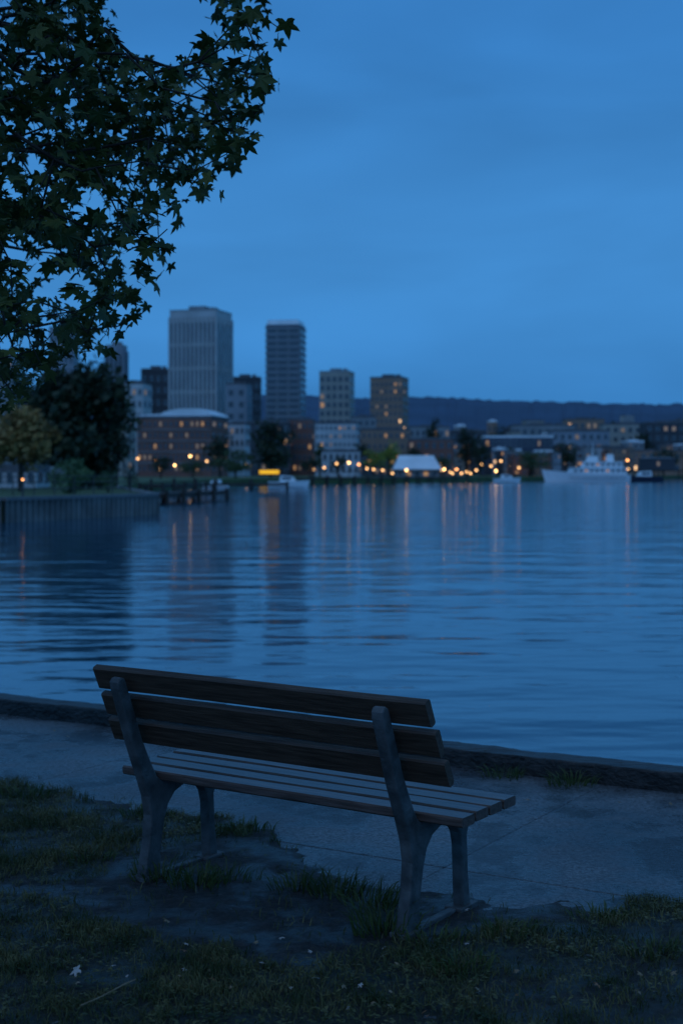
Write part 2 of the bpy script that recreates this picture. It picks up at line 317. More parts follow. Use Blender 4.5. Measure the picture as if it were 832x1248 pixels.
for px,py,h,n,lab in tl:
    x0,y0=GP(px,py); T=Blades()
    for _ in range(n):
        a=random.uniform(0,6.28); r_=random.random()**.7*.085; dx,dy=math.cos(a)*r_*1.5,math.sin(a)*r_
        T.add(dx,dy,0,h*random.uniform(.35,1),random.uniform(.002,.0036),random.uniform(.02,.1)*h/.1,a+random.uniform(-.6,.6))
    z0=max(0,lawnz(x0,y0)); o=mesh('grass_tuft',T.v,T.f,M['tuft']); o.location=(x0,y0,z0); tag(o,lab,'grass tuft','grass tufts')
# ---------------------------------------------------------------- leaves
LP=[(-90,.10),(-60,.34),(-38,.56),(-22,.70),(-8,.50),(8,.48),(20,.70),(33,.98),(44,.70),(60,.50),(74,.70),(90,1.08),(106,.70),(120,.50),(136,.70),(147,.98),(160,.70),(172,.48),(188,.50),(202,.70),(218,.56),(240,.34)]
LV=[(0,0)]+[(r_*math.cos(R(a)),r_*math.sin(R(a))) for a,r_ in LP]; nL=len(LP)
def leafgeo(curl=.12,jit=0):
    V=[]; k=random.uniform(-jit,jit); s_=1+random.uniform(-jit,jit)*.6
    for (x,y) in LV: V.append(Vector((x*s_+k*y*.4,y*(1+k*.4),-curl*(x*x)+curl*.5*abs(x)+random.uniform(-.03,.03)-jit*.5*y*y*.4)))
    return V
LF=[(0,i+1,(i+1)%nL+1) for i in range(nL)]
def fallen(px,py,mt,size,lab,grp,i):
    x,y=GP(px,py); z=max(0,lawnz(x,y))
    o=mesh('fallen_leaf',[v_*size for v_ in leafgeo(random.uniform(.2,.9),.4)],LF,mt); o.location=(x,y,z+.012+size*.15); o.rotation_euler=(random.uniform(-.6,.6),random.uniform(-.6,.6),random.uniform(0,6.28))
    tag(o,lab,'leaf',grp)
fallen(95,1192,M['fallen_pale'],.032,'pale bluish fallen leaf lying in the grass at lower left',None,0)
fallen(224,1166,M['fallen_rust'],.026,'rust brown fallen leaf on the soil in front of the bench at left',None,0)
fallen(205,1130,M['fallen'],.022,'small tan leaf on dark soil below the left rear leg',None,0)
fallen(615,1205,M['fallen'],.022,'small pale leaf on dark soil at lower right',None,0)
fallen(728,1207,M['fallen_rust'],.020,'rust leaf in the grass near the lower right corner',None,0)
fallen(385,1203,M['fallen_pale'],.022,'pale curled leaf in the grass at the bottom centre',None,0)
for i in range(70):
    px=random.uniform(10,825); py=random.choice([random.uniform(1110,1240),random.uniform(1150,1245)])
    fallen(px,py,random.choice([M['fallen'],M['fallen'],M['fallen_pale'],M['fallen_rust']]),random.uniform(.008,.018),'tiny dead leaf fragment scattered in the foreground grass','tiny leaf fragments in the foreground grass',i)
for i in range(7):
    px=random.choice([random.uniform(620,820),random.uniform(20,120)]); py=random.uniform(975,1010) if px>600 else random.uniform(885,925)
    fallen(px,py,M['fallen'],random.uniform(.010,.018),'tiny dead leaf fragment lying on the damp path','tiny leaf fragments on the damp path',i)
mb=MB(); pts=[(98,1238),(125,1226),(150,1212),(166,1205)]
w3=[Vector((*GP(a,b_),.03)) for a,b_ in pts]; base=w3[0].copy()
for p0,p1 in zip(w3,w3[1:]): mb.tube(p0-base,p1-base,.003,.002,5)
o=mb.build('twig',M['fallen']); o.location=base; tag(o,'thin dry twig lying in the grass at the lower left','twig')
# ---------------------------------------------------------------- bench
bx,by=.245+.82*(-.625)+.57*.19, 5.11+.57*.625+.82*.19
bench=thing('park_bench','weathered wooden slat park bench with grey cast end frames facing the lake','bench',(bx,by,0),-math.atan2(.57,.82))
U0=.625; V0=-.19
prof=[(-.050,.0),(-.042,.05),(-.018,.16),(-.008,.26),(-.024,.34),(-.052,.41),(-.115,.56),(-.200,.795),(-.203,.82),(-.194,.836),(-.177,.840),(-.164,.833),(-.156,.82),(-.060,.575),(.003,.455),(.025,.418),(.05,.395),
(.40,.398),(.418,.388),(.42,.36),(.402,.33),(.385,.28),(.392,.14),(.412,.0),(.356,.0),(.349,.13),(.342,.25),(.328,.30),(.297,.335),(.25,.352),(.19,.352),(.135,.332),(.095,.29),(.070,.22),(.050,.12),(.042,.0)]
for u in (-1.25,-.012):
    mb=MB(); mb.prism([(a+V0,z) for a,z in prof],u+U0-.024,u+U0+.024,axis='x'); o=mb.build('leg',M['iron'],bench,bevel=.007)
    for c in (0,.382):
        mb=MB(); mb.box(u+U0-.038,u+U0+.038,c+V0-.065,c+V0+.06,-.01,.020); mb.build('foot_plate',M['iron'],o,bevel=.004)
    mb=MB(); mb.box(u+U0-.016,u+U0+.016,V0+.061,V0+.316,-.004,.017); mb.build('foot_bar',M['iron'],o,bevel=.003)
d=Vector((-.41,.912)).normalized(); nrm=Vector((.912,.41)).normalized(); base0=Vector((.022,.44))
def plank(name,c,ax,half_w,half_t,parent,mt,j=0,uL=-1.43+U0,uR=.175+U0):
    n=Vector((-ax.y,ax.x)); N=24; V=[];Fc=[]
    ch=.006
    sec=[(-half_w,-half_t+ch),(-half_w+ch,-half_t),(half_w-ch,-half_t),(half_w,-half_t+ch),(half_w,half_t-ch),(half_w-ch,half_t),(-half_w+ch,half_t),(-half_w,half_t-ch)]
    for i in range(N+1):
        u=uL+(uR-uL)*i/N+ (random.uniform(-.004,.004) if i in(0,N) else 0); wob=noise.noise(Vector((u*1.2,j*5.1,0)))*.004
        for a,t in sec:
            q=c+ax*(a*(1+.012*noise.noise(Vector((u*9,j,a*30)))))+n*(t+wob); V.append((u,q.x+V0,q.y))
    for i in range(N):
        for k in range(8): Fc.append((i*8+k,i*8+(k+1)%8,(i+1)*8+(k+1)%8,(i+1)*8+k))
    Fc.append(tuple(range(8))[::-1]); Fc.append(tuple(N*8+k for k in range(8)))
    o=mesh(name,V,Fc,mt,parent); bm=bmesh.new(); bm.from_mesh(o.data); bmesh.ops.recalc_face_normals(bm,faces=bm.faces); bm.to_mesh(o.data); bm.free(); return o
for j,s in enumerate((.400,.278,.156)):
    plank('backrest_board',base0+d*s+nrm*.036,d,.0500,.017,bench,M['wood'],j,uL=(-1.42,-1.425,-1.43)[j]+U0,uR=(.145,.160,.165)[j]+U0)
for j in range(4):
    plank('seat_slat',Vector((.085+j*.103,.416+.003*j)),Vector((1,0.02)).normalized(),.0450,.018,bench,M['seatwood'],j+4,uR=.185+U0)
for u in (-1.25,-.012):
    for s in (.400,.278,.156):
        q=base0+d*s; mb=MB(); p0=q+nrm*.055
        mb.tube((u+U0,p0.x+V0-.002,p0.y),(u+U0,p0.x+V0+.008,p0.y+.003),.011,.009,10)
        mb.build('bolt',M['bolt'],bench)
# ---------------------------------------------------------------- near maple tree
OUT=[(-260,-300),(350,-300),(326,-20),(342,40),(312,62),(334,92),(298,125),(308,160),(284,174),(294,212),(262,200),(254,240),(230,250),(208,288),(210,324),(184,326),(172,368),(154,392),(142,410),(114,412),(94,446),(66,444),(46,474),(18,498),(-260,540)]
HOL=[[(140,-60),(205,-60),(250,-40),(260,32),(226,62),(190,78),(144,52)],[(220,98),(252,92),(247,126),(218,128)],[(22,190),(62,190),(56,214),(26,212)],[(96,230),(130,228),(124,258),(98,256)],[(0,300),(24,298),(26,316),(0,318)],[(150,196),(172,193),(170,214),(150,212)],[(64,332),(84,328),(82,350),(64,350)],[(270,60),(290,56),(288,76),(270,78)],[(156,292),(174,288),(172,308),(156,308)]]
def okvis(px,py): return inpoly(px,py,OUT) and not any(inpoly(px,py,h) for h in HOL)
trunkpts=[Vector((-4.3,6.4,0)),Vector((-4.28,6.42,.8)),Vector((-4.2,6.45,1.7)),Vector((-4.05,6.4,2.6)),Vector((-3.9,6.4,3.5)),Vector((-3.8,6.3,4.5)),Vector((-3.9,6.0,5.6)),Vector((-3.8,5.8,6.6))]
nodes=[]; par=[]; plen=[]
for i,q in enumerate(trunkpts): nodes.append(q); par.append(i-1); plen.append(0)
for a_,b_ in (((-3.9,6.4,3.4),(-2.25,7.0,3.7)),((-3.85,6.4,4.2),(-2.0,6.6,4.6)),((-4.05,6.4,2.8),(-2.5,7.4,2.9))):
    A=Vector(a_);Bv=Vector(b_); pi=min(range(8),key=lambda k:(nodes[k]-A).length); 
    for k in range(1,9):
        q=A.lerp(Bv,k/8)+Vector((random.uniform(-.04,.04),random.uniform(-.04,.04),.18*math.sin(k/8*3.1)+random.uniform(-.03,.03)))
        nodes.append(q); par.append(pi); plen.append(plen[pi]+.2); pi=len(nodes)-1
att=[]
while len(att)<500:
    px=random.uniform(-60,350); py=random.uniform(-90,520); Y=random.uniform(5.9,8.8)
    if okvis(px,py): att.append((Vector((PX(px,Y),Y,PZ(py,Y))),True))
k=0
while k<420:
    q=Vector((random.gauss(0,1),random.gauss(0,1),random.gauss(0,1))); q.normalize(); q*=random.uniform(.45,1)
    q=Vector((-4.6+q.x*3.2,4.8+q.y*4.0,5.6+q.z*2.6))
    if q.z<2.6: continue
    if q.y>.3:
        px,py=proj(q.x,q.y,q.z)
        if -90<px<920 and -90<py<1300: continue
    att.append((q,False)); k+=1
ctr=Vector((-3.6,6.4,3.9)); att.sort(key=lambda a:(a[0]-ctr).length)
leafn=[]
for q,vis in att:
    arr=np.array([tuple(n_) for n_ in nodes]); dd=np.linalg.norm(arr-np.array(tuple(q)),axis=1)+.3*np.array(plen); dd[:3]+=5
    pi=int(np.argmin(dd)); A=nodes[pi]; L=(q-A).length; ns=max(1,int(L/.16)); up=Vector((0,0,.10*L))
    for s in range(1,ns+1):
        t=s/ns; pt=A.lerp(q,t)+up*math.sin(t*math.pi)*.8+(Vector((random.uniform(-.02,.02),random.uniform(-.02,.02),random.uniform(-.02,.02))) if s<ns else Vector())
        nodes.append(pt); par.append(pi); plen.append(plen[pi]+L/ns); pi=len(nodes)-1
        if s==ns or random.random()<.5: leafn.append((pi,vis))
cntd=[0]*len(nodes)
for i in range(len(nodes)-1,-1,-1):
    cntd[i]+=1
    if par[i]>=0: cntd[par[i]]+=cntd[i]
maple=thing('maple_tree','large dark maple tree overhanging the water from the upper left, star shaped leaves','tree',(-4.3,6.4,0))
off=Vector((-4.3,6.4,0)); tb=MB(); bb=MB()
rad=lambda i: min(.2,.0014*cntd[i]**.58+.0010)
for i in range(1,len(nodes)):
    p_=par[i]
    if p_<0: continue
    if i<8: tb.tube(nodes[p_]-off,nodes[i]-off,.24-.022*p_,.24-.022*i,14)
    else: bb.tube(nodes[p_]-off,nodes[i]-off,min(rad(p_),rad(i)*1.35),rad(i),5)
tb.build('trunk',M['bark'],maple,smooth=True); bb.build('branches',M['bark'],maple,smooth=True)
V=[];Fc=[]
for (ni,vis) in leafn:
    c=nodes[ni]
    if vis:
        px,py=proj(c.x,c.y,c.z); core=inpoly(px+70,py+60,OUT)
    for _ in range(random.randint(6,11) if vis and core else (random.randint(3,8) if vis else 5)):
        dv=Vector((random.gauss(0,.05),random.gauss(0,.10),random.gauss(-.04,.06)))*(1 if vis else 2.2)
        q=c+dv; size=random.uniform(.030,.072)*(1 if vis else 1.8)
        if q.y>.3:
            px,py=proj(q.x,q.y,q.z); tl_=random.uniform(0,20)
            if -20<px<860 and -20<py<1260 and (not inpoly(px-tl_,py-tl_,OUT) or not vis or (any(inpoly(px,py,h) for h in HOL) and random.random()<.85)): continue
        rot=Matrix.Rotation(random.uniform(0,6.28),3,'Z')@Matrix.Rotation(random.gauss(R(50),R(28)),3,'X')@Matrix.Rotation(random.gauss(math.pi,.7),3,'Z')
        b_=len(V)
        for v_ in leafgeo(.3,.25): V.append(tuple(q+rot@(v_*size)-off))
        Fc+=[(a+b_,bb_+b_,c_+b_) for a,bb_,c_ in LF]
mesh('crown',V,Fc,M['leaf'],maple)
# ---------------------------------------------------------------- far land
shore=[(-60,45),(-14.4,60.7),(-9.46,72.3),(-17.5,110),(-21.5,150),(-19.7,221),(-6.6,250),(10,268),(33,313),(80,390),(112,470),(400,600),(2400,900),(2400,4200),(-2400,4200),(-2400,45)]
n=len(shore); LZ=.5
vv=[(x,y,LZ) for x,y in shore]+[(x,y,-2) for x,y in shore]; ff=[tuple(range(n))]+[(i,(i+1)%n,n+(i+1)%n,n+i) for i in range(n)]
o=mesh('far_shore',vv,ff,mat('shore_grass',(.07,.10,.035),.9,.3,.3)); struct(o)
bm=bmesh.new(); bm.from_mesh(o.data); bmesh.ops.recalc_face_normals(bm,faces=bm.faces); bmesh.ops.triangulate(bm,faces=bm.faces); bm.to_mesh(o.data); bm.free()
# hills: blue distance haze is mixed into their base colour
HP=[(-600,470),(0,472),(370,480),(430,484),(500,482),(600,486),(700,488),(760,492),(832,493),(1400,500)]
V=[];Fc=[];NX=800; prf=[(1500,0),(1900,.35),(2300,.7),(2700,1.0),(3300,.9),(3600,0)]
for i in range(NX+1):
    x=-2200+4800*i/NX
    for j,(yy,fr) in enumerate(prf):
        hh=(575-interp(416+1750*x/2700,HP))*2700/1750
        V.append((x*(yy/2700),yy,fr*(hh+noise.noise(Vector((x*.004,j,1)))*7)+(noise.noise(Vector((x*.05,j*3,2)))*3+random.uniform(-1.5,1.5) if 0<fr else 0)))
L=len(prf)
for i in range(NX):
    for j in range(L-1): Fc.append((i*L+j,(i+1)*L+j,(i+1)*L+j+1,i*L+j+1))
o=mesh('hills',V,Fc,mat('haze_tinted_forest_hill',(.046,.085,.145),.95,.2,.008)); struct(o)
# left bank wall: corrugated sheet piling
A=Vector((-14.4,60.7));Bp=Vector((-9.46,72.3)); ext=Vector((-26,56.5)); Bq_=Vector((-17.3,110))
wl=thing('seawall','dark corrugated sheet pile seawall holding up the left bank','wall',(-12,66,0))
def corr(P0,P1,V,Fc):
    dv=(P1-P0); L=dv.length; dv.normalize(); nv=Vector((dv.y,-dv.x)); N=int(L/.42)*4; b_=len(V)
    for i in range(N+1):
        q=P0+dv*(L*i/N)+nv*((.30,.30,.0,.0)[i%4]); V.append((q.x+12,q.y-66,-1.5)); V.append((q.x+12,q.y-66,.42))
    for i in range(N): Fc.append((b_+2*i,b_+2*i+2,b_+2*i+3,b_+2*i+1))
V=[];Fc=[]; corr(ext,A,V,Fc); corr(A,Bp,V,Fc); corr(Bp,Bq_,V,Fc)
mesh('sheet_piling',V,Fc,mat('rusted_steel',(.20,.19,.18),.7,.4,.8),wl)
mb=MB()
for P0,P1 in ((ext,A),(A,Bp),(Bp,Bq_)):
    dv=(P1-P0).normalized(); nv=Vector((dv.y,-dv.x)); q=[P0+nv*.32,P1+nv*.32,P1-nv*.25,P0-nv*.25]; b_=len(mb.v)
    for z in (.42,.57):
        for k in q: mb.v.append((k.x+12,k.y-66,z))
    for f in ((0,3,2,1),(4,5,6,7),(0,1,5,4),(1,2,6,5),(2,3,7,6),(3,0,4,7)): mb.f.append([b_+i for i in f]); mb.m.append(0)
mb.build('cap',mat('seawall_cap',(.16,.16,.16),.8,.2,1),wl)
fn=thing('railing','low metal railing along the left bank above the seawall','fence',(-12,69,LZ)); 
P0=Vector((-22,60.5));P1=Vector((-11.0,75)); dv=P1-P0
for i in range(15):
    q=P0+dv*i/14; mb=MB(); mb.tube((q.x+12,q.y-69,0),(q.x+12,q.y-69,.95),.03,.03); mb.build('post',M['pole'],fn)
mb=MB()
for z in (.35,.65,.93): mb.tube((P0.x+12,P0.y-69,z),(P1.x+12,P1.y-69,z),.02,.02)
mb.build('rail',M['pole'],fn)
# ---------------------------------------------------------------- far trees
def fartree(px,top,wpx,Y,mt,lab,name='broadleaf_tree',n=900,low=.12,z0=LZ):
    x=PX(px,Y); H=PZ(top,Y)-z0; W=wpx*Y/F; t=thing(name,lab,'tree' if 'shrub' not in name else 'shrub',(x,Y,z0))
    mb=MB(); mb.tube((0,0,-.3),(0,0,H*.6),H*.03+.05,H*.012+.02,8)
    for k in range(5):
        a=k*1.3; mb.tube((0,0,H*(.2+.08*k)),(math.cos(a)*W*.3,math.sin(a)*W*.3,H*(.45+.09*k)),H*.012,H*.005,5)
    mb.build('trunk',M['bark'],t)
    cl=[]
    for _ in range(26):
        q=Vector((random.gauss(0,1),random.gauss(0,1),random.gauss(0,1))).normalized()*random.uniform(.3,.86)
        wz=1-.25*max(0,q.z); cl.append((Vector((q.x*W/2*wz,q.y*W/2*wz,H*(low+1)/2+q.z*H*(1-low)/2)),random.uniform(.16,.3)))
    V=[];Fc=[]; s=.035*(W+H)/2
    for _ in range(n):
        c,rr_=random.choice(cl); q=Vector((random.gauss(0,1),random.gauss(0,1),random.gauss(0,1))).normalized()*random.random()**.4
        q=c+Vector((q.x*W*rr_*.9,q.y*W*rr_*.9,q.z*H*rr_*.55)); a=Vector((random.gauss(0,1),random.gauss(0,1),random.gauss(0,1))).normalized(); b2_=a.orthogonal().normalized(); c2_=a.cross(b2_); sz=s*random.uniform(.5,1.3); b_=len(V)
        V+=[tuple(q+b2_*sz),tuple(q+c2_*sz*.7),tuple(q-b2_*sz),tuple(q-c2_*sz*.7)]; Fc.append((b_,b_+1,b_+2,b_+3))
    mesh('crown',V,Fc,mt,t)
fartree(98,408,124,95,M['tree_dark'],'tall dark tree on the left bank, the tallest one there',n=4200,low=-.05)
fartree(52,440,90,112,M['tree_dark'],'dark tree behind the golden one at the left border',n=2200,low=-.05)
fartree(140,462,62,120,M['tree_dark'],'narrow dark tree just right of the tallest dark tree',n=1900,low=-.1)
fartree(26,490,84,84,M['tree_gold'],'golden brown leafed tree on the left bank',n=3400,low=.2)
fartree(-30,470,90,90,M['tree_mid'],'green tree just outside the left border',n=800)
fartree(86,554,60,76,M['bush'],'round clipped green shrub on the left bank','round_shrub',2200,-.1)
fartree(132,572,30,80,M['bush'],'small green shrub right of the round clipped one','round_shrub',500,.0)
fartree(158,560,26,92,M['tree_dark'],'small dark shrub near the end of the left bank','round_shrub',400,.0)
fartree(268,526,50,300,M['tree_dark'],'dark round tree in front of the wide brick building')
fartree(330,505,66,292,M['tree_dark'],'big dark tree below the dark glass tower',n=1600,low=-.02)
fartree(287,546,60,255,M['tree_mid'],'low spreading tree on the shore left of the yellow sign')
fartree(235,556,40,262,M['tree_mid'],'low tree on the shore in front of the brick building')
fartree(196,552,34,240,M['tree_dark'],'dark tree at the left end of the far shore docks')
fartree(377,553,26,270,M['tree_dark'],'small dark tree right of the moored white motor boat')
fartree(455,545,30,345,M['tree_lime'],'left yellow-green tree lit by lamps behind the pier')
fartree(474,537,34,350,M['tree_lime'],'right yellow-green tree lit by lamps behind the pier')
fartree(568,512,26,400,M['tree_dark'],'tall narrow dark poplar left of the long flat building',low=.05)
fartree(584,532,30,395,M['tree_dark'],'dark tree beside the narrow poplar')
fartree(527,506,22,470,M['tree_dark'],'dark slim tree right of the brown apartment tower')
fartree(690,532,36,430,M['tree_dark'],'dark tree behind the white ferry')
fartree(648,546,44,380,M['tree_mid'],'low tree left of the white ferry')
fartree(808,546,50,440,M['tree_dark'],'low dark tree near the right border')
fartree(540,552,24,360,M['tree_mid'],'small tree right of the white roofed boathouse')
fartree(412,552,24,330,M['tree_dark'],'small dark tree left of the pier lamps')
fartree(620,540,34,440,M['tree_dark'],'dark tree in front of the long flat building')
fartree(750,548,30,460,M['tree_mid'],'small green tree right of the ferry mast')
fartree(440,536,28,385,M['tree_dark'],'dark tree between the white block and the yellow-green trees')
fartree(390,538,22,385,M['tree_mid'],'green tree in front of the left end of the white block')
fartree(505,542,28,385,M['tree_dark'],'dark tree behind the boathouse roof')
fartree(665,520,28,600,M['tree_dark'],'tree on the slope above the long flat building')
fartree(745,508,26,760,M['tree_dark'],'tree on the skyline right of the brown hillside block')
fartree(605,514,24,700,M['tree_dark'],'tree on the skyline above the left end of the flat building')
fartree(785,520,30,560,M['tree_dark'],'tree on the slope left of the dark block at the right border')
# ---------------------------------------------------------------- buildings
def winmesh(nm,pm,fm):
    mb=MB(); mb.box(-.5,.5,-.12,.05,-.5,.5,0); mb.box(-.42,.42,-.16,-.119,-.43,.43,1)
    o=mb.build('window',[fm,pm]); C.objects.unlink(o); return o
W0={k:winmesh(k,M[p_],M['grey']) for k,p_ in dict(d='pane',l='lit',b='litb',m='litdim').items()}
def win(parent,x,y,z,w_,h_,rz,kind,name='window'):
    o=W0[kind].copy(); o.name=name; C.objects.link(o); o.parent=parent; o.location=(x,y,z); o.scale=(w_,1,h_); o.rotation_euler=(0,0,rz)
def building(name,lab,x0,x1,top,Y,dep,rot,wall,cols,rows,lit=.1,style='grid',bright=.1,group=None,scols=2,roof='roof',parap=True,cat='building',ws=.5):
    W=(x1-x0)*Y/F; th=R(rot); w_=(W-dep*abs(math.sin(th)))/math.cos(th); H=PZ(top,Y)-.3; x=PX((x0+x1)/2,Y); lit*=.6
    t=thing(name,lab,cat,(x,Y+dep/2,.3),th,group); mb=MB()
    mb.box(-w_/2,w_/2,-dep/2,dep/2,-1,H-.6)
    s=W/30
    mb.box(-w_/2-.15*s,w_/2+.15*s,-dep/2-.15*s,dep/2+.15*s,H*.0,H*.05)
    if style=='ribs':
        for k in range(cols+1):
            xx=-w_/2+w_*k/cols; mb.box(xx-w_*.022,xx+w_*.022,-dep/2-.7,-dep/2-.01,H*.06,H*.955)
        for k in range(scols*2+1):
            yy=-dep/2+dep*k/(scols*2); mb.box(w_/2+.01,w_/2+.7,yy-.35,yy+.35,H*.06,H*.955)
    if style=='bands':
        for r_ in range(rows+1):
            zz=H*.05+(H*.92)*r_/rows; mb.box(-w_/2-.35,w_/2+.35,-dep/2-.35,dep/2+.35,zz-.55,zz+.55,1)
    mb.build('wall',[M[wall],M['band']],t)
    mb=MB(); mb.box(-w_/2-.12*s,w_/2+.12*s,-dep/2-.12*s,dep/2+.12*s,H-.599,H)
    if style=='bands': mb.box(-w_/2+.6,w_/2-.6,-dep/2+.6,dep/2-.6,H+.001,H+1.6)
    elif parap:
        mb.box(-w_*.2,w_*.15,-dep*.2,dep*.2,H+.001,H+min(3,.03*H)); mb.box(w_*.22,w_*.34,-dep*.1,dep*.1,H+.001,H+min(1.8,.03*H))
    mb.build('roof',M[roof],t)
    def pick():
        r_=random.random()
        return 'b' if r_<lit*bright else ('l' if r_<lit*.6 else ('m' if r_<lit*1.6 else 'd'))
    vis_right = th<-.01 or (abs(th)<=.01 and x<-w_*1.2); vis_left= th>.01
    if style=='ribs':
        for c in range(cols):
            for seg in range(6):
                win(t,-w_/2+w_*(c+.5)/cols,-dep/2,H*.07+(H*.86)*(seg+.5)/6,w_/cols*.50,H*.86/6*.93,0,'d')
        for c in range(scols*2):
            for seg in range(3): win(t,w_/2,-dep/2+dep*(c+.5)/(scols*2),H*.07+(H*.86)*(seg+.5)/3,dep/(scols*2)*.5,H*.86/3*.95,R(90),'d')
        return t
    if style=='bands':
        for r_ in range(rows):
            zz=H*.05+(H*.92)*(r_+.5)/rows
            for c in range(cols): win(t,-w_/2+w_*(c+.5)/cols,-dep/2,zz,w_/cols*.94,H*.92/rows*.6,0,'d')
            win(t,w_/2,0,zz,dep*.9,H*.92/rows*.6,R(90),'d')
        return t
    z0=H*.06; hh=H*.9
    for r_ in range(rows):
        for c in range(cols): win(t,-w_/2+w_*(c+.5)/cols,-dep/2,z0+hh*(r_+.5)/rows,w_/cols*ws,hh/rows*ws,0,pick())
        if vis_right:
            for c in range(scols): win(t,w_/2,-dep/2+dep*(c+.5)/scols,z0+hh*(r_+.5)/rows,dep/scols*.5,hh/rows*ws,R(90),pick())
        if vis_left:
            for c in range(scols): win(t,-w_/2,-dep/2+dep*(c+.5)/scols,z0+hh*(r_+.5)/rows,dep/scols*.5,hh/rows*ws,R(-90),pick())
    return t
bd=building
bd('office_tower','tall pale office tower with vertical ribs, the widest tower on the skyline',206,279,377,700,22,-16,'pale',11,6,style='ribs',roof='grey',cat='tower')
bd('office_tower','dark banded glass tower with a pale cap, second tallest on the skyline',324,371,394,650,16,-8,'glassy',3,22,.06,'bands',roof='roofpale',cat='tower')
bd('apartment_tower','pale tower with dark window columns between the glass tower and the brown tower',389,432,452,600,12,-10,'tan',5,11,.05,bright=0,roof='grey',cat='tower',ws=.62)
bd('apartment_tower','brown apartment tower with many warm lit windows',451,499,459,560,12,-14,'brown',7,12,.36,bright=.03,roof='roof',cat='tower',ws=.45)
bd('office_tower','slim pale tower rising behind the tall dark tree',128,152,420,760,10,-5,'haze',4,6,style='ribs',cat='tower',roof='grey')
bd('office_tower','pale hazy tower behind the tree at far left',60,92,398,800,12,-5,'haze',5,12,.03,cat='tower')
bd('office_tower','grey tower at the left border behind the maple leaves',-10,18,430,700,12,-5,'grey',4,10,.1,cat='tower')
bd('office_block','dark square block left of the ribbed tower',172,206,449,780,14,0,'dark',4,8,.02)
bd('office_block','dark block with a pale cap directly right of the ribbed tower',280,317,459,760,14,0,'dark',4,8,.03)
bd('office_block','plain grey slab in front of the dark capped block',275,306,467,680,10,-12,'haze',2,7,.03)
bd('apartment_block','pale stepped apartment block behind the left bank trees',146,180,466,520,12,-8,'pale',4,7,.15)
bd('apartment_block','lower pale apartment block left of the brick building',116,160,492,420,10,-6,'tan',5,5,.2)
bd('low_building','low pale building behind the golden tree at the left border',-20,44,566,104,5,0,'white',5,1,.0,parap=False)
# wide brick building with pale roof
t=bd('brick_building','wide brick building with a pale curved metal roof and warm lit windows',166,272,507,335,16,-10,'brick',14,5,.4,bright=.06,parap=False,scols=3,ws=.45)
mb=MB(); wr=96*335/F
pl=[(-wr*.5,0),(-wr*.5,.35),(-wr*.18,.5),(-wr*.14,1.0),(wr*.05,1.7),(wr*.30,1.75),(wr*.44,.9),(wr*.5,.2),(wr*.5,0)]; hR=PZ(507,335)-.28
mb.prism([(a,hR+b_) for a,b_ in pl],-7.5,7.5); mb.build('roof',M['roofpale'],t)
hB=PZ(507,335)-.3
wB=(106*335/F-16*abs(math.sin(R(10))))/math.cos(R(10))
for k in range(1,5):
    mb=MB(); mb.box(-wB/2-.1,wB/2+.1,-8.3,-8.18,hB*(.06+.9*k/5)-.12,hB*(.06+.9*k/5)+.12); mb.build('balcony_ledge',M['grey'],t)
bd('white_building','small white building right of the wide brick building',274,302,515,360,9,-5,'white',4,4,.25)
bd('dark_building','dark low building behind the big shore tree',300,352,513,420,12,0,'dark',6,4,.3)
bd('brick_building','reddish building behind the big shore tree, right part',350,384,510,430,10,-5,'brick',5,5,.25)
bd('white_building','white waterfront apartment block with rows of dark windows',384,438,514,400,10,-6,'white',9,6,.12,ws=.42)
bd('grey_building','grey hall behind the white waterfront block',428,458,507,470,10,0,'grey',4,6,.1)
bd('brown_building','low brown building below the brown apartment tower',440,500,522,440,10,0,'brown',9,4,.25,ws=.42)
bd('grey_building','long grey building right of the brown tower',498,548,519,520,12,0,'grey',7,4,.25)
bd('brick_building','red brick warehouse behind the white roofed boathouse',497,556,534,395,10,-6,'brick',6,3,.2)
bd('white_building','low white building behind the pier lamps',392,440,548,345,7,-4,'white',6,2,.4)
bd('dark_building','dark shed behind the yellow-green trees',436,482,556,372,7,0,'dark',5,2,.4)
bd('glass_building','long flat glass building with pale fascia left of the ferry',590,674,531,460,12,0,'glassy',12,3,.2,roof='roofpale',parap=False)
bd('grey_building','grey terrace building rising behind the long flat building',625,700,517,640,14,0,'grey',8,4,.2)
bd('brown_building','brown hillside block above the ferry',690,736,510,700,14,0,'brown',6,5,.3,bright=.2)
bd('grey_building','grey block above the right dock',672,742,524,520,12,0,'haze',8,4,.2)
bd('tan_building','tan block with lit windows near the right border',736,790,516,600,12,0,'tan',6,5,.3,bright=.2)
bd('dark_building','dark block at the right border',786,845,514,560,12,0,'dark',6,5,.3,bright=.3)
bd('white_building','low white building behind the ferry mast',706,770,544,470,9,0,'white',8,2,.4)
bd('brown_building','low brown building at the right border dock',768,850,548,490,9,0,'brown',8,2,.4,bright=.2)
bd('dark_building','dark building behind the poplar',548,592,524,540,10,0,'dark',5,4,.3)
bd('grey_building','grey building beyond the right border',848,930,512,560,12,0,'grey',6,5,.3)
bd('tan_building','tan building beyond the right border, nearer the dock',856,960,540,500,12,0,'tan',6,3,.3)
random.seed(21)
for i in range(76):
    px=random.uniform(385,850); wpx=random.uniform(10,26); top=random.uniform(505,552) if px>540 else random.uniform(512,552); Y=800-(top-505)*8.6+random.uniform(-20,20)
    bd('low_building','small low building among the jumbled rooftops of the far right shore',px,px+wpx,top,Y,8,random.uniform(-14,14),random.choice(['white','grey','brown','brick','tan','haze','dark','grey']),random.randint(2,4),random.randint(3,4),.35,bright=.3,group='small low buildings among the far rooftops',parap=random.random()<.5,scols=1,roof=random.choice(['roof','roof','grey','roofpale']),ws=.42)
